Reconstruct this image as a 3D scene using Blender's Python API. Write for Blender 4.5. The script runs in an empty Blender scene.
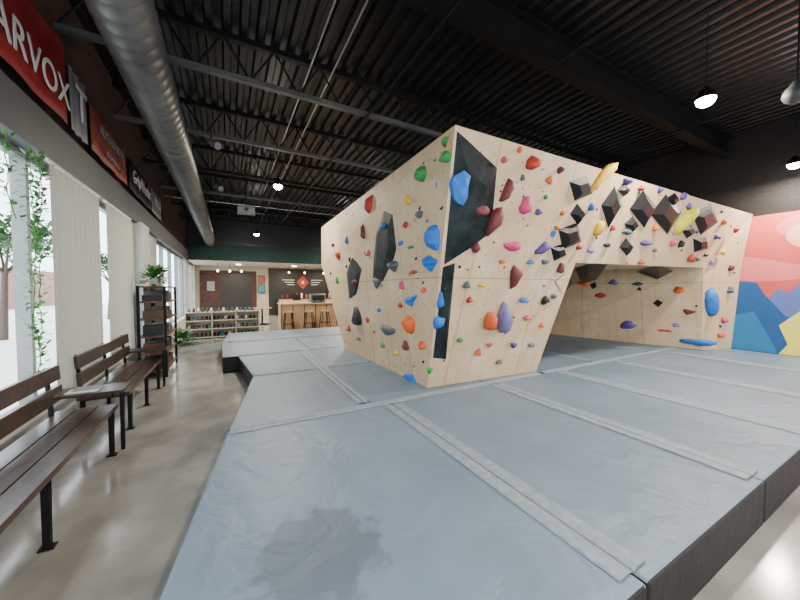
import bpy, math, random, bmesh
from mathutils import Vector, Matrix, Euler
from mathutils.bvhtree import BVHTree
random.seed(7)
R=math.radians
V=lambda *a: Vector(a)
# ---------------------------------------------------------------- materials
def newmat(name):
    m=bpy.data.materials.new(name); m.use_nodes=True
    nt=m.node_tree; b=nt.nodes['Principled BSDF']
    return m,nt,b
def pm(name,c1,c2=None,scale=6,rough=.6,metal=0,bump=0,bscale=None,emit=None,estr=0,spec=.5):
    m,nt,b=newmat(name)
    b.inputs['Roughness'].default_value=rough; b.inputs['Metallic'].default_value=metal
    b.inputs['Specular IOR Level'].default_value=spec
    if c2 is None: c2=tuple(x*.85 for x in c1)
    tc=nt.nodes.new('ShaderNodeTexCoord')
    n=nt.nodes.new('ShaderNodeTexNoise'); n.inputs['Scale'].default_value=scale; n.inputs['Detail'].default_value=5
    nt.links.new(tc.outputs['Object'],n.inputs['Vector'])
    r=nt.nodes.new('ShaderNodeValToRGB'); r.color_ramp.elements[0].position=.35; r.color_ramp.elements[1].position=.65
    r.color_ramp.elements[0].color=(*c2,1); r.color_ramp.elements[1].color=(*c1,1)
    nt.links.new(n.outputs['Fac'],r.inputs['Fac']); nt.links.new(r.outputs['Color'],b.inputs['Base Color'])
    if bump:
        n2=nt.nodes.new('ShaderNodeTexNoise'); n2.inputs['Scale'].default_value=bscale or scale*4; n2.inputs['Detail'].default_value=4
        nt.links.new(tc.outputs['Object'],n2.inputs['Vector'])
        bp=nt.nodes.new('ShaderNodeBump'); bp.inputs['Strength'].default_value=bump; bp.inputs['Distance'].default_value=.02
        nt.links.new(n2.outputs['Fac'],bp.inputs['Height']); nt.links.new(bp.outputs['Normal'],b.inputs['Normal'])
    if emit:
        b.inputs['Emission Color'].default_value=(*emit,1); b.inputs['Emission Strength'].default_value=estr
    return m
def brickmat(name,c1,c2,mortar):
    m,nt,b=newmat(name)
    tc=nt.nodes.new('ShaderNodeTexCoord'); sp=nt.nodes.new('ShaderNodeSeparateXYZ'); cb=nt.nodes.new('ShaderNodeCombineXYZ')
    ad=nt.nodes.new('ShaderNodeMath'); ad.operation='ADD'
    nt.links.new(tc.outputs['Object'],sp.inputs[0]); nt.links.new(sp.outputs[0],ad.inputs[0]); nt.links.new(sp.outputs[1],ad.inputs[1])
    nt.links.new(ad.outputs[0],cb.inputs[0]); nt.links.new(sp.outputs[2],cb.inputs[1])
    br=nt.nodes.new('ShaderNodeTexBrick'); br.inputs['Scale'].default_value=1
    br.inputs['Brick Width'].default_value=.21; br.inputs['Row Height'].default_value=.075; br.inputs['Mortar Size'].default_value=.008
    br.inputs['Color1'].default_value=(*c1,1); br.inputs['Color2'].default_value=(*c2,1); br.inputs['Mortar'].default_value=(*mortar,1)
    nt.links.new(cb.outputs[0],br.inputs['Vector']); nt.links.new(br.outputs['Color'],b.inputs['Base Color'])
    bp=nt.nodes.new('ShaderNodeBump'); bp.inputs['Strength'].default_value=.5; bp.inputs['Distance'].default_value=.01; bp.invert=True
    nt.links.new(br.outputs['Fac'],bp.inputs['Height']); nt.links.new(bp.outputs['Normal'],b.inputs['Normal'])
    b.inputs['Roughness'].default_value=.85
    return m
def plywood():
    m,nt,b=newmat('birch_plywood'); L=nt.links.new
    uv=nt.nodes.new('ShaderNodeUVMap')
    mp=nt.nodes.new('ShaderNodeMapping'); mp.inputs['Scale'].default_value=(7,1.2,1)
    L(uv.outputs[0],mp.inputs[0])
    n=nt.nodes.new('ShaderNodeTexNoise'); n.inputs['Scale'].default_value=1.6; n.inputs['Detail'].default_value=6
    L(mp.outputs[0],n.inputs['Vector'])
    r=nt.nodes.new('ShaderNodeValToRGB'); r.color_ramp.elements[0].position=.25; r.color_ramp.elements[1].position=.75
    r.color_ramp.elements[0].color=(.50,.345,.20,1); r.color_ramp.elements[1].color=(.57,.41,.255,1)
    L(n.outputs['Fac'],r.inputs['Fac'])
    n3=nt.nodes.new('ShaderNodeTexNoise'); n3.inputs['Scale'].default_value=1.8; n3.inputs['Detail'].default_value=8
    L(uv.outputs[0],n3.inputs['Vector'])
    r3=nt.nodes.new('ShaderNodeValToRGB'); r3.color_ramp.elements[0].position=.5; r3.color_ramp.elements[1].position=.8
    r3.color_ramp.elements[1].color=(.5,.5,.5,1)
    L(n3.outputs['Fac'],r3.inputs['Fac'])
    mx=nt.nodes.new('ShaderNodeMixRGB'); mx.inputs[2].default_value=(.76,.66,.52,1)
    L(r3.outputs['Color'],mx.inputs[0]); L(r.outputs['Color'],mx.inputs[1])
    br=nt.nodes.new('ShaderNodeTexBrick'); br.inputs['Scale'].default_value=1; br.inputs['Brick Width'].default_value=1.22
    br.inputs['Row Height'].default_value=1.375; br.inputs['Mortar Size'].default_value=.004; br.offset=0
    br.inputs['Color1'].default_value=(1,1,1,1); br.inputs['Color2'].default_value=(.93,.93,.93,1); br.inputs['Mortar'].default_value=(.35,.3,.25,1)
    L(uv.outputs[0],br.inputs['Vector'])
    mm=nt.nodes.new('ShaderNodeMixRGB'); mm.blend_type='MULTIPLY'; mm.inputs[0].default_value=1
    L(mx.outputs[0],mm.inputs[1]); L(br.outputs['Color'],mm.inputs[2])
    vs=nt.nodes.new('ShaderNodeVectorMath'); vs.operation='SCALE'; vs.inputs['Scale'].default_value=5.2; L(uv.outputs[0],vs.inputs[0])
    vf=nt.nodes.new('ShaderNodeVectorMath'); vf.operation='FRACTION'; L(vs.outputs[0],vf.inputs[0])
    vd=nt.nodes.new('ShaderNodeVectorMath'); vd.operation='DISTANCE'; vd.inputs[1].default_value=(.5,.5,0); L(vf.outputs[0],vd.inputs[0])
    lt=nt.nodes.new('ShaderNodeMath'); lt.operation='LESS_THAN'; lt.inputs[1].default_value=.042; L(vd.outputs['Value'],lt.inputs[0])
    m2=nt.nodes.new('ShaderNodeMixRGB'); m2.inputs[2].default_value=(.1,.07,.05,1); L(lt.outputs[0],m2.inputs[0]); L(mm.outputs[0],m2.inputs[1])
    L(m2.outputs[0],b.inputs['Base Color']); b.inputs['Roughness'].default_value=.6
    return m
def matvinyl():
    m,nt,b=newmat('grey_mat_vinyl'); L=nt.links.new
    g=nt.nodes.new('ShaderNodeNewGeometry')
    n=nt.nodes.new('ShaderNodeTexNoise'); n.inputs['Scale'].default_value=1.3; n.inputs['Detail'].default_value=7
    L(g.outputs['Position'],n.inputs['Vector'])
    r=nt.nodes.new('ShaderNodeValToRGB'); r.color_ramp.elements[0].position=.3; r.color_ramp.elements[1].position=.72
    r.color_ramp.elements[0].color=(.115,.165,.215,1); r.color_ramp.elements[1].color=(.16,.218,.275,1)
    L(n.outputs['Fac'],r.inputs['Fac'])
    vd=nt.nodes.new('ShaderNodeVectorMath'); vd.operation='SUBTRACT'; vd.inputs[1].default_value=(.36,1.48,.3); L(g.outputs['Position'],vd.inputs[0])
    ln=nt.nodes.new('ShaderNodeVectorMath'); ln.operation='LENGTH'; L(vd.outputs[0],ln.inputs[0])
    n2=nt.nodes.new('ShaderNodeTexNoise'); n2.inputs['Scale'].default_value=9; n2.inputs['Detail'].default_value=6; L(g.outputs['Position'],n2.inputs['Vector'])
    mu=nt.nodes.new('ShaderNodeMath'); mu.operation='MULTIPLY_ADD'; mu.inputs[1].default_value=.42; L(n2.outputs['Fac'],mu.inputs[0]); L(ln.outputs['Value'],mu.inputs[2])
    r2=nt.nodes.new('ShaderNodeMapRange'); r2.inputs['From Min'].default_value=.555; r2.inputs['From Max'].default_value=.48
    L(mu.outputs[0],r2.inputs['Value'])
    mx=nt.nodes.new('ShaderNodeMixRGB'); mx.blend_type='MULTIPLY'; mx.inputs[2].default_value=(.64,.62,.62,1)
    L(r2.outputs[0],mx.inputs[0]); L(r.outputs['Color'],mx.inputs[1]); L(mx.outputs[0],b.inputs['Base Color'])
    b.inputs['Roughness'].default_value=.48
    w=nt.nodes.new('ShaderNodeTexNoise'); w.inputs['Scale'].default_value=3.2; w.inputs['Detail'].default_value=3; w.inputs['Distortion'].default_value=1.4
    L(g.outputs['Position'],w.inputs['Vector'])
    bp=nt.nodes.new('ShaderNodeBump'); bp.inputs['Strength'].default_value=.35; bp.inputs['Distance'].default_value=.05
    L(w.outputs['Fac'],bp.inputs['Height']); L(bp.outputs['Normal'],b.inputs['Normal'])
    return m
M={}
M['ply']=plywood(); M['vinyl']=matvinyl()
M['strip']=pm('grey_strip',(.235,.275,.31),(.17,.21,.245),20,.6,bump=.3,bscale=15)
M['stripedge']=pm('strip_stitching',(.10,.13,.15))
M['matside']=pm('mat_side_black',(.014,.012,.011),(.008,.007,.007),9,.6,bump=.4,bscale=12,spec=.25)
M['floor']=pm('polished_concrete',(.33,.31,.28),(.205,.195,.178),2.2,.15,bump=.03,bscale=5)
M['black']=pm('black_paint',(.012,.012,.013),(.008,.008,.009),5,.5)
M['deck']=pm('black_roof_deck',(.011,.011,.012),(.007,.007,.008),3,.36,spec=.4)
M['steel']=pm('black_steel',(.006,.006,.0065),(.004,.004,.0045),3,.5,spec=.2)
M['beam']=pm('grey_bar_joist',(.09,.09,.09),(.055,.055,.055),3,.4)
M['duct']=pm('grey_duct_metal',(.15,.15,.15),(.09,.09,.09),3,.42,metal=.5)
M['grey']=pm('charcoal_wall_paint',(.05,.052,.055),(.038,.04,.043),2,.6)
M['lgrey']=pm('light_wall_paint',(.5,.5,.48),(.42,.42,.4),2,.6)
M['white']=pm('white_paint',(.75,.74,.7),(.68,.67,.64),2,.6)
M['wallwarm']=pm('warm_lobby_paint',(.42,.37,.30),(.36,.31,.25),2,.6)
M['green']=pm('dark_green_turf',(.01,.035,.03),(.004,.014,.012),30,.9,bump=.6,bscale=90)
M['brick']=brickmat('dark_brick',(.085,.03,.02),(.04,.018,.015),(.025,.022,.02))
M['brickdark']=brickmat('black_painted_brick',(.016,.010,.009),(.009,.007,.007),(.005,.005,.005))
M['brickout']=brickmat('street_brick',(.3,.09,.06),(.22,.07,.05),(.3,.28,.25))
M['wood']=pm('dark_bench_wood',(.055,.026,.015),(.02,.011,.008),4,.3,bump=.15)
M['rackwood']=pm('brown_rack_wood',(.12,.055,.028),(.06,.028,.016),5,.5)
M['lwood']=pm('light_counter_wood',(.55,.33,.16),(.42,.25,.12),4,.5)
M['shelfw']=pm('pale_shelf_wood',(.6,.48,.34),(.5,.4,.28),4,.5)
M['paper']=pm('paper',(.6,.6,.58))
M['metal']=pm('brushed_metal',(.5,.5,.5),None,5,.3,metal=.9)
M['leaf']=pm('leaf_green',(.06,.22,.025),(.02,.09,.015),15,.5)
M['treeleaf']=pm('tree_foliage',(.035,.12,.02),(.012,.05,.01),2,.7)
M['bark']=pm('tree_bark',(.08,.05,.035))
M['pot']=pm('white_ceramic',(.8,.78,.74))
M['frame']=pm('window_frame_grey',(.25,.26,.26),None,4,.4)
M['red']=pm('banner_red',(.33,.015,.02),(.24,.009,.012),3,.6)
M['rust']=pm('banner_rust',(.3,.07,.045),(.2,.045,.03),3,.6)
M['bgrey']=pm('banner_grey',(.22,.22,.23))
M['bwhite']=pm('banner_lettering_white',(.7,.7,.68))
M['soffit']=pm('lobby_ceiling_white',(.6,.57,.5))
M['volblack']=pm('black_volume_texture',(.006,.0065,.008),(.0035,.0035,.004),6,.42,bump=.3,bscale=60,spec=.3)
M['volscuff']=pm('black_volume_chalked',(.0035,.004,.0045),(.018,.028,.03),4,.5,bump=.2,bscale=50,spec=.12)
m,nt,b=newmat('sheer_blind_fabric')
b.inputs['Base Color'].default_value=(.40,.37,.30,1); b.inputs['Roughness'].default_value=.9
tr=nt.nodes.new('ShaderNodeBsdfTranslucent'); tr.inputs[0].default_value=(.5,.47,.4,1)
nz=nt.nodes.new('ShaderNodeTexNoise'); nz.inputs['Scale'].default_value=60
mr=nt.nodes.new('ShaderNodeMapRange'); mr.inputs['To Min'].default_value=.11; mr.inputs['To Max'].default_value=.17
nt.links.new(nz.outputs['Fac'],mr.inputs['Value'])
ms=nt.nodes.new('ShaderNodeMixShader'); nt.links.new(mr.outputs[0],ms.inputs[0])
nt.links.new(b.outputs[0],ms.inputs[1]); nt.links.new(tr.outputs[0],ms.inputs[2])
nt.links.new(ms.outputs[0],nt.nodes['Material Output'].inputs[0]); M['curtain']=m
M['lampglow']=pm('lamp_lens',(1,.97,.9),emit=(1,.94,.82),estr=140)
M['warmglow']=pm('warm_bulb',(1,.8,.5),emit=(1,.72,.4),estr=16)
HC={'blue':(.01,.15,.55),'red':(.45,.035,.02),'orange':(.7,.11,.015),'maroon':(.15,.022,.028),'pink':(.6,.05,.17),'purple':(.09,.05,.25),
 'lav':(.2,.17,.36),'yellow':(.8,.47,.01),'lime':(.5,.47,.02),'green':(.02,.25,.05),'grey':(.08,.1,.115),'teal':(.02,.22,.3),'dark':(.008,.009,.013)}
for k,c in HC.items(): M['h_'+k]=pm('hold_'+k,c,tuple(x*.75 for x in c),8,.6,bump=.15,bscale=70)
# ---------------------------------------------------------------- mesh builder
class MB:
    def __init__(s): s.v=[];s.f=[];s.m=[];s.sm=[];s.uv=[];s.mats=[]
    def mi(s,k):
        if k not in s.mats: s.mats.append(k)
        return s.mats.index(k)
    def face(s,pts,k,smooth=False,uv=None):
        o=len(s.v); s.v+= [tuple(p) for p in pts]; s.f.append(list(range(o,o+len(pts)))); s.m.append(s.mi(k)); s.sm.append(smooth); s.uv.append(uv)
    def add(s,vs,fs,k,smooth=False):
        o=len(s.v); s.v+=[tuple(p) for p in vs]; i=s.mi(k)
        for f in fs: s.f.append([a+o for a in f]); s.m.append(i); s.sm.append(smooth); s.uv.append(None)
    def box(s,x0,x1,y0,y1,z0,z1,k,mat=None):
        vs=[Vector(p) for p in [(x0,y0,z0),(x1,y0,z0),(x1,y1,z0),(x0,y1,z0),(x0,y0,z1),(x1,y0,z1),(x1,y1,z1),(x0,y1,z1)]]
        if mat: vs=[mat@p for p in vs]
        s.add(vs,[(0,3,2,1),(4,5,6,7),(0,1,5,4),(1,2,6,5),(2,3,7,6),(3,0,4,7)],k)
    def cyl(s,p0,p1,r,k,n=12,r1=None,cap=True):
        p0=Vector(p0);p1=Vector(p1); q=(p1-p0).to_track_quat('Z','Y'); r1=r if r1 is None else r1
        vs=[]
        for p,rr in((p0,r),(p1,r1)):
            for i in range(n):
                a=2*math.pi*i/n; vs.append(p+q@Vector((math.cos(a)*rr,math.sin(a)*rr,0)))
        s.add(vs,[(i,(i+1)%n,n+(i+1)%n,n+i) for i in range(n)],k,True)
        if cap: s.add(vs,[tuple(range(n-1,-1,-1)),tuple(range(n,2*n))],k)
    def lathe(s,c,prof,k,n=16):
        vs=[];c=Vector(c)
        for r,z in prof:
            for i in range(n):
                a=2*math.pi*i/n; vs.append(c+Vector((math.cos(a)*r,math.sin(a)*r,z)))
        fs=[(j*n+i,j*n+(i+1)%n,(j+1)*n+(i+1)%n,(j+1)*n+i) for j in range(len(prof)-1) for i in range(n)]
        s.add(vs,fs,k,True)
    def ell(s,c,rad,k,mat=None,n=10,m=6):
        c=Vector(c); vs=[];fs=[]
        for j in range(m+1):
            t=math.pi*j/m
            for i in range(n):
                a=2*math.pi*i/n; p=Vector((rad[0]*math.sin(t)*math.cos(a),rad[1]*math.sin(t)*math.sin(a),rad[2]*math.cos(t)))
                if mat: p=mat@p
                vs.append(c+p)
        for j in range(m):
            for i in range(n): fs.append((j*n+i,(j+1)*n+i,(j+1)*n+(i+1)%n,j*n+(i+1)%n))
        s.add(vs,fs,k,True)
    def prism(s,poly,z0,z1,ktop,kside):
        n=len(poly)
        s.face([(x,y,z1) for x,y in poly],ktop); s.face([(x,y,z0) for x,y in reversed(poly)],kside)
        for i in range(n):
            a=poly[i];b=poly[(i+1)%n]; s.face([(a[0],a[1],z0),(b[0],b[1],z0),(b[0],b[1],z1),(a[0],a[1],z1)],kside)
    def obj(s,name,bevel=0,seg=2,weld=False,parent=None):
        me=bpy.data.meshes.new(name); me.from_pydata(s.v,[],s.f)
        for k in s.mats: me.materials.append(M[k])
        for p,i,sm in zip(me.polygons,s.m,s.sm): p.material_index=i; p.use_smooth=sm
        if any(u is not None for u in s.uv):
            l=me.uv_layers.new(name='UVMap')
            for p,u in zip(me.polygons,s.uv):
                if u:
                    for li,c in zip(p.loop_indices,u): l.data[li].uv=c
        me.update()
        if weld or bevel:
            bm=bmesh.new(); bm.from_mesh(me); bmesh.ops.remove_doubles(bm,verts=bm.verts,dist=1e-4); bm.to_mesh(me); bm.free()
        o=bpy.data.objects.new(name,me); bpy.context.collection.objects.link(o)
        if bevel:
            md=o.modifiers.new('bevel','BEVEL'); md.width=bevel; md.segments=seg; md.limit_method='ANGLE'
        if parent: o.parent=parent
        return o
# ---------------------------------------------------------------- camera
H=1.55
cam=bpy.data.cameras.new('camera'); cam.sensor_width=36; cam.lens=317/800*36; cam.clip_start=.02
co=bpy.data.objects.new('camera',cam); bpy.context.collection.objects.link(co)
co.location=(0,0,H); co.rotation_euler=(R(88),0,R(-28.5)); bpy.context.scene.camera=co
# sight lines from the survey point, used only to read off where each hold is bolted on the real wall surface
CR=co.rotation_euler.to_matrix(); C=Vector((0,0,H))
def ray(u,v): return (CR@Vector(((u-400)/317,-(v-300)/317,-1))).normalized()
# ---------------------------------------------------------------- shell
XL,XR,YF,YB,YL,ZC=-1.5,9.3,-3.5,16,20,4.75
b=MB(); b.box(XL-.3,XR+.3,YF-.3,YL+.3,-.2,0,'floor'); b.obj('floor')
b=MB(); prof=[]; x=XL-.2
while x<XR+.2:
    prof+=[(x,ZC),(x+.07,ZC),(x+.095,ZC+.06),(x+.165,ZC+.06)]; x+=.19
for (xa,za),(xb,zb) in zip(prof,prof[1:]): b.face([(xa,YF-.2,za),(xa,YB+.2,za),(xb,YB+.2,zb),(xb,YF-.2,zb)],'deck')
b.box(XL-.2,XR+.2,YF-.2,YB+.2,ZC+.08,ZC+.2,'deck'); b.obj('ceiling')
b=MB()
wins=[(-2.6,1.4),(2.6,7.3),(9.6,15.3),(16.6,19.4)]
zs,zt=.45,2.78
b.box(XL-.25,XL,YF,YL,0,zs,'lgrey')
b.box(XL-.25,XL,YF,YL,zt,3.17,'grey')
b.box(XL-.25,XL,YF,YL,3.17,ZC+.1,'brick')
b.box(XL,XL+.07,YF,YB,zt-.02,3.15,'grey')
ys=[YF]+[y for w in wins for y in w]+[YL]
for i in range(0,len(ys),2): b.box(XL-.25,XL,ys[i],ys[i+1],zs,zt,'lgrey' if i else 'grey')
b.box(XL,XL+.12,7.45,8.1,0,zt,'lgrey'); b.box(XL,XL+.18,8.1,9.3,0,1.6,'brick')
b.obj('wall_left')
for wi,(ya,yb) in enumerate(wins):
    b=MB(); n=max(2,round((yb-ya)/1.55))
    for i in range(n+1):
        y=ya+(yb-ya)*i/n; y=min(max(y,ya+.03),yb-.03); b.box(XL-.18,XL-.08,y-.03,y+.03,zs,zt,'frame')
    for z in (zs+.03,zt-.03): b.box(XL-.17,XL-.09,ya,yb,z-.03,z+.03,'frame')
    b.box(XL-.1,XL+.03,ya,yb,zs-.03,zs+.01,'white')
    b.obj('window_%d'%(wi+1))
b=MB(); b.box(XR,XR+.25,YF,YL,0,ZC+.1,'brickdark'); b.obj('wall_right')
b=MB(); b.box(XL,XR,YB,YB+.2,3.5,ZC+.1,'black'); b.box(XL,XR,YB-.02,YB+.2,2.8,3.5,'green'); b.box(6.5,XR,YB,YB+.2,0,2.8,'grey'); b.obj('wall_back')
b=MB(); b.box(XL,XR,YB+.2,YL,2.8,2.95,'soffit'); b.obj('ceiling_lobby')
b=MB(); b.box(XL-.25,XR+.25,YL,YL+.2,0,2.95,'wallwarm'); b.box(2.1,6.4,YL-.03,YL,0,2.75,'black')
b.box(-1.3,1.45,YL-.06,YL,.2,2.55,'brick'); b.box(-.35,1.2,YL-.08,YL-.05,.2,2.4,'black'); b.obj('wall_lobby')
b=MB(); b.box(XL-.25,XR+.25,YF-.25,YF,0,.4,'grey'); b.box(XL-.25,XR+.25,YF-.25,YF,3.0,ZC+.1,'grey')
for x in (XL,1.1,3.7,6.3,XR): b.box(x-.15,x+.15,YF-.25,YF,.4,3.0,'grey')
b.obj('wall_front')
# ---------------------------------------------------------------- roof joists
for yi,y in enumerate([-1.6,.4,4.6,6.5,8.4,10.3,12.2,14.1]):
    b=MB(); kk='beam' if y in(4.6,6.5,10.3) else 'steel'
    b.box(XL,XR,y-.04,y+.04,ZC-.09,ZC-.02,'steel'); b.box(XL,XR,y-.035,y+.035,4.19,4.25,kk)
    n=18; w=(XR-XL)/n
    for i in range(n):
        xa=XL+i*w; b.cyl((xa,y,4.23),(xa+w/2,y,ZC-.05),.013,'steel',6); b.cyl((xa+w/2,y,ZC-.05),(xa+w,y,4.23),.013,'steel',6)
    b.obj('ceiling_joist')
b=MB()
for z in (4.33,4.68): b.box(XL,XR,2.58,2.76,z-.015,z+.015,'steel')
b.box(XL,XR,2.66,2.68,4.33,4.68,'steel'); b.obj('ceiling_beam')
b=MB()
for x in (1.9,3.4,6.6): b.cyl((x,YF,4.17),(x,YB,4.17),.02,'steel',8)
b.cyl((1.05,YF,4.6),(1.05,YB,4.6),.012,'metal',8); b.cyl((1.35,YF,4.6),(1.35,YB,4.6),.012,'metal',8)
b.cyl((XL,10.9,4.12),(XR,10.9,4.12),.014,'metal',8)
b.obj('ceiling_conduit')
b=MB(); dx,dz,r=-.64,3.6,.2
n=24;vs=[];prof=[]
y=YF
while y<YB-.02:
    prof+=[(y,r),(y+.11,r),(y+.125,r+.012),(y+.14,r)]; y+=.15
for y,rr in prof:
    for i in range(n):
        a=2*math.pi*i/n; vs.append((dx+rr*math.cos(a),min(y,YB-.03),dz+rr*math.sin(a)))
b.add(vs,[(j*n+i,(j+1)*n+i,(j+1)*n+(i+1)%n,j*n+(i+1)%n) for j in range(len(prof)-1) for i in range(n)],'duct',True)
for y in (-1,2.2,5.4,8.6,11.8,15): 
    b.cyl((dx,y,dz+r),(dx,y,ZC),.008,'steel',6); b.cyl((dx,y-.02,dz),(dx,y+.02,dz),r+.02,'duct',24,cap=False)
b.obj('ventilation_duct')
# ---------------------------------------------------------------- crash mats
T=.3; g=.004; YM=.64
mats=[]
xs=[1.55,3.06,4.4,5.85,7.6,9.27]
mats.append([(-.41,YM),(1.55-g,YM),(1.55-g,3.1-g),(-.02,3.16)])
for a,c in zip(xs,xs[1:]): mats.append([(a+g,YM),(c-g,YM),(c-g,3.1-g),(a+g,3.1-g)])
mats+= [[(-.02,3.16+g*2),(1.3-g,3.1+g),(1.3-g,5-g),(.30,5-g)],[(1.3+g,3.1+g),(3-g,3.1+g),(3-g,5-g),(1.3+g,5-g)],
 [(.30,5+g),(1.3-g,5+g),(1.3-g,6.6-g),(.15,6.6-g)],[(1.3+g,5+g),(3-g,5+g),(3-g,6.6-g),(1.3+g,6.6-g)],
 [(-.1,6.6+g),(1.5-g,6.6+g),(1.5-g,8.4-g),(-.15,8.4-g)],[(1.5+g,6.6+g),(3.5-g,6.6+g),(3.5-g,8.4-g),(1.5+g,8.4-g)],
 [(-.15,8.4+g),(3.5-g,8.4+g),(3.5-g,10.2),(0,10.2)],
 [(3+g,3.1+g),(5.5-g,3.1+g),(5.5-g,6.6-g),(3+g,6.6-g)],[(5.5+g,3.1+g),(7.4-g,3.1+g),(7.4-g,6.6-g),(5.5+g,6.6-g)],[(7.4+g,3.1+g),(9.27,3.1+g),(9.27,6.6-g),(7.4+g,6.6-g)],
 [(3.5+g,6.6+g),(9.27,6.6+g),(9.27,10.2),(3.5+g,10.2)]]
for i,p in enumerate(mats):
    b=MB(); b.prism(p,0.002,T-.001,'vinyl','matside')
    b.obj('crash_mat',bevel=.02,seg=3)
def strip(x0,y0,x1,y1,w=.085):
    b=MB(); d=Vector((x1-x0,y1-y0,0)); L=d.length; d.normalize(); nrm=Vector((-d.y,d.x,0)); n=max(6,int(L/.06)); top=[]
    for i in range(n+1):
        p=Vector((x0,y0,0))+d*L*i/n; row=[]
        for s,h in((-1,.001),(-.94,.010),(-.4,.013),(-.08,.005),(.08,.005),(.4,.013),(.94,.010),(1,.001)):
            hh=h+random.random()*.003
            row.append(p+nrm*(w*s+random.uniform(-.002,.002))+Vector((0,0,T+hh)))
        top.append(row)
    vs=[v for r_ in top for v in r_]; k=8
    for c in range(k-1):
        b.add(vs,[(i*k+c,(i+1)*k+c,(i+1)*k+c+1,i*k+c+1) for i in range(n)],'stripedge' if c==3 else 'strip',True)
    return b.obj('mat_seam_strip')
for x in xs[:-1]: strip(x,.70,x,3.0,.105)
strip(1.3,3.2,1.3,6.5,.08)
strip(0,3.1,4,3.1,.05); strip(4.1,3.1,8.3,3.1,.05)
strip(.32,5,2.05,5,.05); strip(.17,6.6,2.05,6.6,.05); strip(.0,8.4,3.4,8.4,.05); strip(5.5,3.2,5.5,6.0,.07); strip(7.4,3.2,7.4,5.8,.07)
# ---------------------------------------------------------------- climbing wall
Ab=V(2.19,3.31,.3);At=V(1.85,2.35,3.05);Bb=V(2.14,6.35,.3);Bm=V(2.03,7.77,2.14);Bt=V(2.03,7.77,3.05)
Am=Ab.lerp(At,.589); Cb=V(4.08,3.2,.3); L1=V(4.3,2.75,1.92); L2=V(8.27,2.66,1.97); Db=V(8.5,2.72,.3); Eb=V(9.28,2.5,.3)
T1=V(4.3,2.33,3.05);T2=V(8.27,2.28,3.05);Et=V(9.28,2.26,3.05);Em=V(9.28,2.4,1.96)
Gb=V(4.4,6,.3);Gt=V(4.5,6,1.95);Hb=V(7.75,6,.3);Ht=V(7.75,6,2.0)
b=MB()
def wf(pts,ax):
    uv=[((p.x if ax=='x' else p.y),p.z-.3) for p in pts] if ax!='z' else [(p.x,p.y) for p in pts]
    b.face(pts,'ply',uv=uv)
wf([Ab,Cb,L1,Am],'x'); wf([Am,L1,T1,At],'x'); wf([L1,L2,T2,T1],'x'); wf([L2,Em,Et,T2],'x'); wf([Db,Eb,Em,L2],'x')
wf([Bb,Ab,Am,Bm],'y'); wf([Bm,Am,At,Bt],'y')
wf([Cb,Gb,Gt,L1],'y'); wf([Hb,Db,L2,Ht],'y'); wf([Gb,Hb,Ht,Gt],'x'); wf([L1,Gt,Ht,L2],'z')
Fb=V(9.28,6.35,.3);Fm=V(9.28,7.77,2.14);Ft=V(9.28,7.77,3.05)
wf([Fb,Bb,Bm,Fm],'x'); wf([Fm,Bm,Bt,Ft],'x'); wf([At,T1,T2,Et,Ft,Bt],'z'); wf([Eb,Fb,Fm,Ft,Et,Em],'y')
cw=b.obj('climbing_wall',weld=True)
bvh=BVHTree.FromPolygons(b.v,b.f)
def hit(u,v):
    p,n,i,d=bvh.ray_cast(C,ray(u,v))
    if p is None: return None
    if n.dot(ray(u,v))>0: n=-n
    return p,n
def frame(n):
    up=(V(0,0,1)-n*n.z).normalized(); rt=up.cross(n).normalized(); return rt,up
vb=MB()
def volume(pts,h,k='volblack'):
    hs=[hit(*p) for p in pts]
    if any(x is None for x in hs): return
    n=hs[0][1]; base=[x[0]+x[1]*.001 for x in hs]; c=sum(base,V(0,0,0))/len(base)+n*h
    inner=[p.lerp(c,.55)+n*(h*.25) for p in base]
    N=len(base)
    for i in range(N):
        j=(i+1)%N; vb.face([base[i],base[j],inner[j],inner[i]],k)
    vb.face(inner,k)
volume([(457,131),(498,166),(492,234),(444,265)],.05,'volscuff')
volume([(386,192),(398,202),(400,250),(384,295),(371,286),(374,228)],.05,'volscuff')
volume([(353,248),(363,268),(361,304),(349,308),(346,272)],.05,'volscuff')
volume([(443,267),(455,263),(446,359),(433,358)],.035,'volscuff')
def dia(u,v,w,h,rot=0,hh=.08):
    a=R(rot); P=[]; w*=1.12; h*=1.12
    for x,y in [(0,-h),(w,-.1*h),(.1*w,h),(-w,0)]:
        P.append((u+x*math.cos(a)-y*math.sin(a),v+x*math.sin(a)+y*math.cos(a)))
    volume(P,hh)
for a in [(580,188,12,13,30),(611,207,9,19,10),(643,209,12,17),(666,214,14,18),(705,219,12,15,20),(700,244,8,9,40),(569,236,12,14,30),(577,214,7,10),
          (558,252,8,9,30),(564,283,8,10,10),(658,303,8,6,0),(583,303,6,7,0),(626,247,6,8,0),(672,200,5,7,20),(655,272,16,7,0),(623,190,5,6),(640,290,5,6),
          (594,286,6,6,20),(688,231,6,7,15),(631,225,6,8,10)]:
    dia(*a)
volume([(575,268),(588,264),(608,264),(596,280),(582,284)],.06)
vb.obj('climbing_volumes')
hb=MB()
def ico(sub=2):
    bm=bmesh.new(); bmesh.ops.create_icosphere(bm,subdivisions=sub,radius=1); vs=[v.co.copy() for v in bm.verts]; fs=[[v.index for v in f.verts] for f in bm.faces]; bm.free(); return vs,fs
IV,IF=ico(2); IV1,IF1=ico(1)
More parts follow.
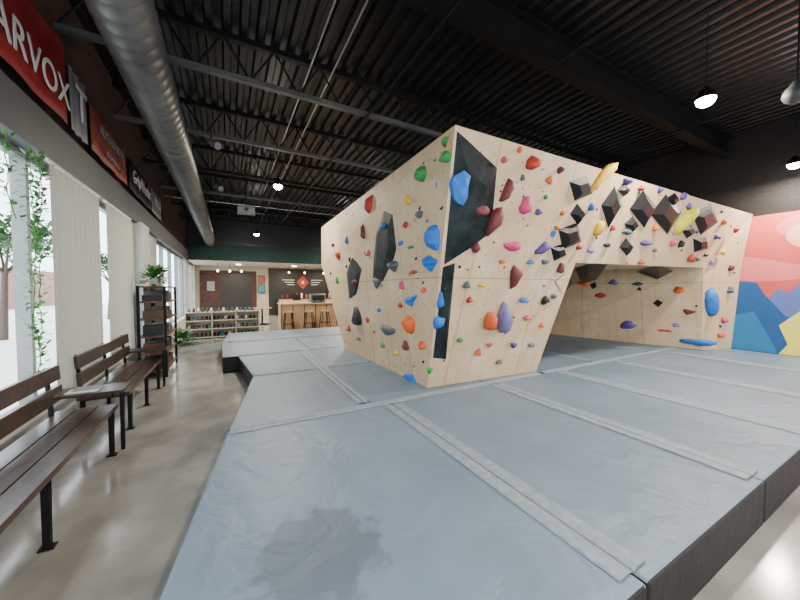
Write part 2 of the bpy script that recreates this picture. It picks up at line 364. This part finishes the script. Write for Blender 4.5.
def hold(u,v,w,h,col,rot=0,dep=.4,sc=1.0):
    r_=hit(u,v)
    if r_ is None: return
    p,n=r_; d=(p-C).dot(CR@V(0,0,-1)); W=w*d/317*sc; Hh=h*d/317*sc
    rt,up=frame(n)
    f=abs(rt.dot(CR@V(1,0,0))); W/=max(f,.45)
    a=R(rot); ax=rt*math.cos(a)+up*math.sin(a); ay=-rt*math.sin(a)+up*math.cos(a)
    s1,s2,s3=[random.uniform(0,6) for _ in range(3)]; s4=random.uniform(-.45,.45)
    small=max(w,h)<5; vs=[]
    D=min(W,Hh)*dep+.008
    for q in (IV1 if small else IV):
        k=1+.2*math.sin(3*q.x+s1)+.16*math.sin(4*q.y+s2)+.1*math.sin(5*q.z+s3)
        taper=1+s4*q.x; tap2=1-s4*q.y
        vs.append(p+ax*q.x*W*.5*k*tap2+ay*q.y*Hh*.5*k*taper+n*(max(q.z,-.08)*D*k*1.2))
    hb.add(vs,IF1 if small else IF,'h_'+col,not (col in('blue','pink','grey') and not small and random.random()<.5))
Hs=[(457,188,18,32,'blue',15),(435,237,9,24,'blue',-15),(432,263,9,16,'blue',0),(441,300,7,18,'blue',10),(413,300,9,12,'blue',20),(438,322,9,20,'blue',-10),
(410,377,10,7,'blue',0),(710,303,13,26,'blue',15),(697,342,15,8,'blue',0),(387,225,9,8,'blue',0),(379,283,7,10,'grey',0),(371,206,13,12,'red',25),
(423,175,8,18,'green',0),(446,158,8,12,'green',0),(446,141,6,6,'green',30),(532,163,19,13,'red',30),(506,192,12,18,'maroon',-20),(525,206,17,15,'pink',0),(493,222,15,30,'maroon',-20),
(511,246,18,12,'pink',0),(516,277,12,18,'maroon',0),(489,321,14,16,'orange',10),(504,318,15,36,'lav',15),(541,249,14,13,'purple',30),(480,210,14,14,'maroon',0),
(538,212,8,8,'purple',0),(474,247,9,12,'maroon',0),(601,177,30,12,'yellow',50),(598,228,20,8,'yellow',85),(682,222,28,14,'lime',65),(576,158,9,5,'orange',0),
(548,180,8,7,'orange',0),(503,160,6,8,'pink',0),(519,150,6,5,'orange',0),(562,213,6,6,'orange',0),(557,228,7,5,'orange',0),(578,247,6,6,'red',0),(617,165,6,5,'maroon',0),(626,181,8,9,'purple',0),
(640,188,6,6,'red',0),(618,205,6,10,'green',20),(626,231,9,9,'grey',0),(628,248,8,8,'purple',0),(645,243,12,8,'purple',0),(641,262,8,6,'red',0),(660,190,6,6,'purple',0),
(683,196,10,6,'purple',0),(688,206,6,5,'purple',0),(672,243,7,6,'pink',0),(690,258,9,8,'red',0),(697,259,5,5,'green',0),(723,222,6,8,'orange',0),(735,230,6,5,'red',0),
(722,252,6,5,'yellow',0),(733,205,8,7,'grey',0),(590,250,9,6,'lav',0),(552,233,6,6,'blue',0),(545,262,8,6,'grey',0),(560,268,8,9,'maroon',0),(553,296,7,5,'grey',0),
(583,283,8,7,'orange',0),(600,295,10,8,'red',0),(613,282,7,5,'purple',0),(637,284,8,6,'grey',0),(625,325,14,8,'purple',20),(645,318,9,5,'blue',0),(607,312,6,5,'pink',0),
(680,290,8,7,'orange',0),(690,312,6,5,'maroon',0),(677,325,6,4,'lav',0),(725,320,8,6,'pink',0),(729,290,6,6,'grey',0),(720,335,8,5,'orange',0),(665,330,7,5,'red',0),
(412,324,11,16,'orange',0),(391,330,11,14,'grey',0),(395,266,9,12,'grey',0),(366,232,5,12,'maroon',0),(357,283,7,8,'maroon',0),(360,316,8,22,'dark',10),(371,320,7,8,'red',0),
(349,240,5,8,'blue',0),(340,255,5,8,'orange',0),(338,280,4,6,'green',0),(335,245,4,5,'dark',0),(409,200,5,8,'yellow',0),(407,225,5,7,'red',0),(412,247,5,6,'green',0),(403,285,6,7,'pink',0),
(401,305,6,6,'red',0),(420,215,6,8,'grey',0),(423,345,6,9,'orange',0),(407,345,7,9,'maroon',0),(398,352,5,6,'yellow',0),(385,345,6,6,'green',0),(377,332,5,6,'orange',0),(415,272,6,6,'red',0),
(369,253,5,7,'pink',0),(382,310,6,7,'blue',0),(360,338,5,6,'grey',0),(350,328,5,5,'red',0),(430,370,6,6,'green',0),(425,290,5,6,'orange',0),(402,243,5,6,'blue',0),
(467,285,8,7,'grey',0),(470,300,6,6,'red',0),(482,285,7,5,'yellow',0),(524,300,9,8,'blue',0),(528,318,7,6,'pink',0),(502,262,6,5,'orange',0),(530,262,7,6,'blue',0),(460,340,6,6,'green',0),
(478,352,7,6,'orange',0),(514,345,7,5,'purple',0),(499,362,6,5,'grey',0),(531,345,6,6,'grey',0),(489,345,5,5,'pink',0),(545,300,8,10,'dark',0),(541,325,5,5,'orange',0),
(522,178,6,6,'grey',0),(545,197,6,5,'green',0),(560,170,7,8,'maroon',0),(595,187,6,6,'pink',0),(590,207,6,7,'blue',0),(612,228,6,5,'red',0),(606,245,7,6,'dark',0),(655,228,6,6,'orange',0),(655,250,6,5,'grey',0),
(680,244,6,6,'dark',0),(716,237,6,6,'purple',0),(712,262,6,5,'lav',0),(731,268,7,6,'maroon',0)]
for t in Hs: hold(*t)
for i in range(130):
    u=random.uniform(328,742) if i<90 else random.choice([random.uniform(328,430),random.uniform(575,735)]); v=random.uniform(140,375)
    r_=hit(u,v)
    if r_ is None or r_[0].z<.42 or r_[0].z>2.95 : continue
    hold(u,v,random.uniform(1.8,3.4),random.uniform(1.8,3.4),random.choice(['red','orange','pink','blue','grey','purple','dark','dark','yellow','green','maroon']),random.uniform(0,90))
hb.obj('climbing_holds')
# ---------------------------------------------------------------- benches
def bench(y0,y1,name='bench'):
    b=MB(); 
    for k in range(3): b.box(-1.37+k*.145,-1.37+k*.145+.135,y0,y1,.41,.45,'wood')
    tl=Matrix.Translation(V(-1.33,0,.45))@Matrix.Rotation(R(-4),4,'Y')
    b.box(-.02,.015,y0,y1,.11,.24,'wood',tl); b.box(-.02,.015,y0,y1,.29,.42,'wood',tl)
    n=3
    for i in range(n):
        y=y0+.12+(y1-y0-.24)*i/(n-1)
        b.box(-.99,-.955,y-.018,y+.018,0,.41,'steel'); b.box(-1.37,-1.335,y-.018,y+.018,0,.41,'steel'); b.box(-1.37,-.955,y-.018,y+.018,.375,.41,'steel')
        b.box(-.045,-.02,y-.02,y+.02,-.05,.42,'steel',tl); b.box(-1.01,-.935,y-.03,y+.03,0,.012,'steel')
    b.box(-1.37,-.86,y1-.2,y1+.10,.60,.625,'wood'); b.box(-.93,-.90,y1-.03,y1,.0,.60,'steel'); b.box(-1.36,-.90,y1-.03,y1,.57,.60,'steel')
    return b.obj(name,bevel=.004)
bench(1.3,3.95); bench(4.35,6.2)
b=MB(); b.box(-1.27,-1.05,3.80,3.94,.626,.634,'paper'); b.box(-1.24,-1.06,3.84,3.99,.634,.64,'bgrey'); b.obj('magazine_stack')
# ---------------------------------------------------------------- shelf rack + plant
b=MB()
for x in (-1.34,-.97):
    for y in (6.82,8.05): b.box(x-.02,x+.02,y-.02,y+.02,0,1.6,'steel')
for z in (.12,.42,.72,1.02,1.32,1.585): b.box(-1.355,-.955,6.81,8.06,z-.014,z+.014,'rackwood')
for j,z in enumerate((.134,.434,.734,1.034,1.334)):
    y=6.9
    while y<7.9:
        w=random.uniform(.05,.12); h=random.uniform(.08,.2); b.box(-1.3,-1.02,y,y+w,z,z+h,random.choice(['grey','bgrey','rackwood','rackwood','wood','black'])); y+=w+random.uniform(.01,.08)
b.obj('storage_rack')
def leafcluster(b,c,n,rad,size,droop=.3,k='leaf'):
    for i in range(n):
        a=random.uniform(0,6.28); e=random.uniform(-.4,1.2); d=V(math.cos(a)*math.cos(e),math.sin(a)*math.cos(e),math.sin(e)); rr=rad*random.uniform(.35,1)
        p=V(*c)+d*rr-V(0,0,droop*rr*random.random()); s=size*random.uniform(.6,1.2)
        t=(d+V(random.uniform(-.5,.5),random.uniform(-.5,.5),random.uniform(-.6,.3))).normalized(); w=t.cross(V(0,0,1)).normalized()*s*.35; nn=w.cross(t).normalized()
        b.face([p,p+t*s*.4+w+nn*s*.06,p+t*s,p+t*s*.4-w+nn*s*.06],k)
def plant(c,name,rad=.22,n=160,size=.11):
    b=MB(); x,y,z=c
    b.lathe(c,[(0,0),(.08,0),(.11,.15),(.12,.16),(.1,.16),(.09,.13),(0,.13)],'pot')
    for i in range(7):
        a=i*.9; b.cyl((x,y,z+.12),(x+math.cos(a)*rad*.5,y+math.sin(a)*rad*.5,z+.16+rad*.6),.006,'leaf',5)
    leafcluster(b,(x,y,z+.2),n,rad,size,.8); return b.obj(name)
plant((-1.13,7.0,1.6),'potted_plant',.2,240,.11)
plant((-1.1,10.6,0.0),'potted_plant',.28,160,.16)
b=MB()
for (x,y,zt_,zb_) in ((-1.43,3.9,2.72,1.0),(-1.43,3.98,2.7,.75),(-1.43,3.82,2.7,1.9),(-1.43,3.5,2.72,2.1)):
    z=zt_; p=V(x,y,z)
    while p.z>zb_:
        q=p+V(random.uniform(-.008,.008),random.uniform(-.03,.03),-.045); b.cyl(p,q,.004,'leaf',5); leafcluster(b,tuple(q),4,.045,.055); p=q
b.obj('hanging_vine')
def curtain(y0,y1):
    b=MB(); n=int((y1-y0)/.02); vs=[]
    for i in range(n+1):
        y=y0+(y1-y0)*i/n; x=-1.42+.018*math.sin(i*.02*2*math.pi/.13)
        vs+=[(x,y,2.70),(x+.004,y,1.6),(x,y,.5)]
    b.add(vs,[(i*3+c,i*3+3+c,i*3+4+c,i*3+1+c) for i in range(n) for c in (0,1)],'curtain',True)
    b.cyl((-1.42,y0-.05,2.72),(-1.42,y1+.05,2.72),.015,'white',8)
    return b.obj('window_curtain')
curtain(4.12,5.35); curtain(5.65,6.85); 
# ---------------------------------------------------------------- street outside
b=MB(); b.box(-40,XL-.3,-20,45,-.25,-.05,'white'); b.obj('exterior_pavement')
b=MB(); b.box(-24,-15,34,44,-.05,3.2,'brickout')
for x in range(-24,-15,2): b.box(x+.4,x+1.5,33.95,34.02,.8,2.4,'frame')
b.obj('exterior_building')
for (x,y,s) in ((-6.2,14.6,1.0),(-9.5,24,1.2),(-5.5,22,.9)):
    b=MB(); b.cyl((x,y,-.05),(x+.1,y,2.2*s),.11,'bark',10,r1=.07)
    for i in range(6):
        a=i*1.05; e=V(x+.1+math.cos(a)*.8*s,y+math.sin(a)*.8*s,3.1*s); b.cyl((x+.1,y,2.0*s),e,.045,'bark',6,r1=.015); leafcluster(b,tuple(e),160,.75*s,.22,.3,'treeleaf')
    b.obj('street_tree')
# ---------------------------------------------------------------- banners
def textobj(body,loc,size,k,parent,name,rot=(R(90),0,R(90)),sx=1):
    c=bpy.data.curves.new(name,'FONT'); c.body=body; c.size=size; c.align_x='CENTER'; c.align_y='CENTER'; c.extrude=.003; c.materials.append(M[k])
    o=bpy.data.objects.new(name,c); bpy.context.collection.objects.link(o); o.location=loc; o.rotation_euler=rot; o.scale=(sx,1,1); o.parent=parent; return o
def banner(y0,y1,z0,z1,k,items):
    b=MB(); n=12; vs=[]
    for i in range(n+1):
        y=y0+(y1-y0)*i/n; x=XL+.1+.012*math.sin(i*1.3)
        vs+=[(x,y,z1),(x+.01,y,z0)]
    b.add(vs,[(i*2,i*2+1,i*2+3,i*2+2) for i in range(n)],k,True); b.cyl((XL+.06,y0,z1),(XL+.06,y1,z1),.012,'steel',6)
    o=b.obj('wall_banner')
    for (t,y,z,s,kk,sx) in items: textobj(t,(XL+.135,y,z),s,kk,o,'lettering',sx=sx)
    return o
banner(2.6,4.45,3.2,3.95,'red',[('KARVOX',3.72,3.45,.36,'bwhite',1.0)])
banner(4.55,4.98,3.2,3.85,'bgrey',[('T',4.76,3.52,.5,'bwhite',1)])
banner(5.1,6.6,3.2,3.75,'rust',[('ALPENO ROPE',5.85,3.55,.18,'bgrey',.9),('CLIMBING',5.85,3.33,.12,'bgrey',1)])
banner(6.75,8.4,3.2,3.7,'black',[('GripWorks',7.58,3.46,.32,'bwhite',.9)])
banner(8.5,9.6,3.2,3.7,'bgrey',[('ROCK',9.05,3.46,.25,'bwhite',1)])
# ---------------------------------------------------------------- mural on right wall
HCm={'m_coral':(.6,.085,.075),'m_pink':(.72,.16,.17),'m_peach':(.85,.3,.2),'m_sun':(.8,.36,.28),'m_blue':(.008,.085,.26),'m_peri':(.1,.15,.42),'m_yel':(.85,.72,.12),'m_navy':(.01,.025,.1),'m_white':(.8,.8,.75),'m_teal':(.01,.17,.38)}
for k,c in HCm.items(): M[k]=pm('mural_'+k[2:],c,tuple(x*.92 for x in c),3,.6)
b=MB(); lay=[0]
YE=2.49
def shape(pts,k): 
    lay[0]+=1; x=XR-.004-lay[0]*.001; b.face([(x,y,z) for y,z in pts],k)
y0m=YF+.05
shape([(YE,.302),(y0m,.302),(y0m,3.0),(YE,3.0)],'m_coral')
def wave(z0,amp,fr,ph,k,zb=0.302):
    top=[(y0m+(YE-y0m)*i/60, z0+amp*math.sin(fr*(y0m+(YE-y0m)*i/60)+ph)) for i in range(61)]
    shape([(YE,zb),(y0m,zb)]+top,k)
shape([(1.35+.6*math.cos(a*.1309),2.72+.26*math.sin(a*.1309)) for a in range(48)],'m_pink')
shape([(1.4+.42*math.cos(a*.1309),2.55+.28*math.sin(a*.1309)) for a in range(48)],'m_sun')
wave(2.1,.13,2.6,1.2,'m_pink'); wave(1.8,.1,2.2,.2,'m_coral')
zb=.302
shape([(YE,zb),(YE,1.1),(2.1,1.2),(1.9,1.55),(1.75,1.48),(1.5,1.85),(.9,1.4),(.4,1.7),(-.3,1.2),(-1.2,1.8),(-2,1.3),(y0m,1.6),(y0m,zb)],'m_peri')
shape([(YE,zb),(YE,1.72),(2.17,1.68),(2.05,1.42),(1.93,1.25),(1.8,1.05),(1.6,.95),(1.2,zb)],'m_blue')
shape([(1.85,zb),(1.74,.5),(1.86,.85),(1.6,1.15),(1.4,1.28),(.9,1.1),(1.1,.6),(.8,zb)],'m_yel')
shape([(YE,zb),(YE,1.0),(2.2,1.1),(1.98,.62),(1.86,zb)],'m_teal')
shape([(1.1,zb),(1.3,.55),(.9,1.0),(.2,1.2),(-.8,.7),(-2,1.1),(y0m,.7),(y0m,zb)],'m_navy')
b.obj('wall_mural')
# ---------------------------------------------------------------- lamps
def lamp(x,y,z=3.75,p=165):
    b=MB()
    b.lathe((x,y,z),[(0,.12),(.03,.12),(.045,.09),(.08,.05),(.095,.0),(.1,-.02),(.092,-.02),(.088,0)],'steel',20)
    b.cyl((x,y,z+.1),(x,y,ZC-.02),.004,'steel',6)
    o=b.obj('high_bay_lamp')
    b=MB(); b.lathe((x,y,z),[(.088,.0),(.088,-.03),(.078,-.06),(.05,-.085),(0,-.095)],'lampglow',20); b.obj('lens',parent=o)
    l=bpy.data.lights.new('lamp_light','AREA'); l.shape='DISK'; l.size=.2; l.energy=p; l.color=(1,.92,.80)
    lo=bpy.data.objects.new('lamp_light',l); bpy.context.collection.objects.link(lo); lo.location=(x,y,z-.11); lo.parent=o
for x,y in [(4.88,1.6),(8.75,1.65),(.97,7.2),(1.05,13.9),(1.2,-.8),(4.9,-2),(8.6,-2),(4.9,10.8),(8.4,12.5),(4.9,14.5)]: lamp(x,y)
for x in (0.5,3.2,5.5):
    b=MB(); b.lathe((x,18,2.8),[(.14,0),(.13,-.03),(0,-.035)],'warmglow',16); o=b.obj('recessed_downlight')
    l=bpy.data.lights.new('down_light','AREA'); l.shape='DISK'; l.size=.25; l.energy=130; l.color=(1,.8,.55)
    lo=bpy.data.objects.new('down_light',l); bpy.context.collection.objects.link(lo); lo.location=(x,18,2.75); lo.parent=o
b=MB(); b.lathe((5.0,.95,3.48),[(0,.14),(.03,.14),(.05,.1),(.09,.05),(.1,0),(.085,-.04),(.05,-.07),(0,-.085)],'grey',18); b.cyl((5,.95,3.6),(5,.95,ZC),.008,'steel',6); b.obj('dome_security_camera')
b=MB(); b.box(.25,.65,9.0,9.35,3.5,3.65,'bgrey'); b.cyl((.45,8.96,3.57),(.45,9.0,3.57),.05,'black',14); b.cyl((.45,9.17,3.65),(.45,9.17,ZC),.015,'steel',8); b.obj('ceiling_projector',bevel=.01)
for x,y in ((-.2,6.1),(-.2,8.6)):
    b=MB(); b.cyl((x,y,4.2),(x,y,3.95),.01,'steel',6); b.cyl((x,y,3.95),(x+.1,y-.14,3.85),.045,'bgrey',12,r1=.06); b.obj('track_spotlight')
# ---------------------------------------------------------------- lobby furniture
b=MB(); x0,x1,ya,yb=-1.15,.9,11.5,11.9
for z in (.04,.3,.56,.82): b.box(x0,x1,ya,yb,z-.015,z+.015,'shelfw')
for x in (x0,x0+.7,x0+1.37,x1): b.box(x-.015,x+.015,ya,yb,0,.83,'shelfw')
b.box(x0,x1,yb-.01,yb,0,.83,'shelfw')
for z in (.055,.315,.575,.835):
    x=x0+.08
    while x<x1-.1:
        k=random.choice(['black','grey','bwhite','h_grey','h_teal','black','h_dark','grey'])
        b.ell((x,ya+.12,z+.035),(.04,.12,.035),k); b.ell((x,ya+.2,z+.065),(.037,.055,.055),k); x+=.105 if random.random()<.6 else .13
b.obj('shoe_display_shelf')
b=MB(); b.box(1.75,5.2,12.6,13.3,0,.96,'lwood'); b.box(1.7,5.25,12.52,13.35,.96,1.0,'shelfw')
for x in [1.75+i*.43 for i in range(9)]: b.box(x-.012,x+.012,12.585,12.6,.05,.93,'wood')
b.obj('reception_counter',bevel=.005)
b=MB(); b.box(2.9,3.5,12.8,13.2,1.0,1.35,'metal'); b.box(2.95,3.45,12.76,12.8,1.1,1.3,'black'); b.cyl((3.05,12.72,1.08),(3.05,12.8,1.08),.03,'black'); b.cyl((3.3,12.72,1.08),(3.3,12.8,1.08),.03,'black')
b.box(2.95,3.45,12.7,12.8,1.0,1.03,'black'); b.obj('espresso_machine',bevel=.01)
b=MB(); b.box(2.2,2.5,12.75,12.78,1.1,1.32,'black',None); b.cyl((2.35,12.8,1.0),(2.35,12.8,1.15),.02,'metal'); b.box(2.25,2.45,12.72,12.88,1.0,1.015,'metal'); b.obj('register_screen')
def stool(x,y):
    b=MB(); b.cyl((x,y,.68),(x,y,.72),.17,'lwood',18)
    for sx in(-1,1):
        for sy in(-1,1): b.cyl((x+sx*.11,y+sy*.11,.68),(x+sx*.18,y+sy*.18,0),.015,'steel',8)
    c=[(x+sx*.155,y+sy*.155,.25) for sx,sy in((-1,-1),(1,-1),(1,1),(-1,1))]
    for i in range(4): b.cyl(c[i],c[(i+1)%4],.01,'steel',6)
    b.obj('bar_stool')
stool(1.95,12.2); stool(2.7,12.2); stool(3.3,12.2)
b=MB(); b.box(2.6,6.2,YL-.6,YL-.1,0,.95,'lwood'); b.box(2.55,6.25,YL-.62,YL-.08,.95,1.0,'wood')
for i in range(12):
    x=2.8+i*.28; h=random.uniform(.15,.35); b.cyl((x,YL-.35,1.0),(x,YL-.35,1.0+h),.06,random.choice(['metal','h_orange','pot','black','h_maroon']),10)
b.obj('back_bar')
b=MB(); x=4.05; z=1.95; b.face([(x-.36,YL-.04,z),(x,YL-.04,z-.42),(x+.36,YL-.04,z),(x,YL-.04,z+.42)],'h_red'); b.face([(x-.1,YL-.045,z),(x,YL-.045,z-.12),(x+.1,YL-.045,z),(x,YL-.045,z+.12)],'bwhite')
for s in(-1,1):
    for j in range(3): b.box(*(sorted((x+s*.5,x+s*(1.2-.15*j)))),YL-.045,YL-.035,z+.12-j*.14,z+.16-j*.14,'bwhite')
b.obj('painted_wall_mark')
for x,z,w,h,k in ((1.72,2.1,.3,.4,'rust'),(1.72,1.55,.3,.4,'h_teal'),(-.8,1.7,.35,.5,'bgrey')):
    b=MB(); b.box(x-w/2-.03,x+w/2+.03,YL-.11,YL-.085,z-h/2-.03,z+h/2+.03,'wood'); b.box(x-w/2,x+w/2,YL-.115,YL-.108,z-h/2,z+h/2,k); b.obj('framed_picture')
for x in (-.4,.1,.6,2.8,3.6,4.6):
    b=MB(); y=17.2; b.cyl((x,y,2.8),(x,y,2.45),.006,'steel',6); b.lathe((x,y,2.4),[(0,.06),(.03,.05),(.045,0),(.03,-.04),(0,-.05)],'warmglow',12); b.obj('pendant_bulb')
b=MB(); b.lathe((1.3,15,0),[(0,0),(.3,0),(.3,.03),(.04,.05),(.03,.7),(.0,.7)],'steel',16); b.lathe((1.3,15,.7),[(0,.03),(.4,.03),(.4,0),(0,0)],'lwood',20); b.obj('cafe_table')
# ---------------------------------------------------------------- sky
w=bpy.data.worlds.new('sky'); bpy.context.scene.world=w; w.use_nodes=True; nt=w.node_tree; bg=nt.nodes['Background']
st=nt.nodes.new('ShaderNodeTexSky'); st.sky_type='HOSEK_WILKIE'; st.turbidity=6; st.sun_direction=V(-.3,-.5,.8).normalized()
mx=nt.nodes.new('ShaderNodeMixRGB'); mx.inputs[0].default_value=.75; mx.inputs[2].default_value=(.82,.93,1,1); nt.links.new(st.outputs[0],mx.inputs[1]); nt.links.new(mx.outputs[0],bg.inputs[0]); bg.inputs[1].default_value=8.5
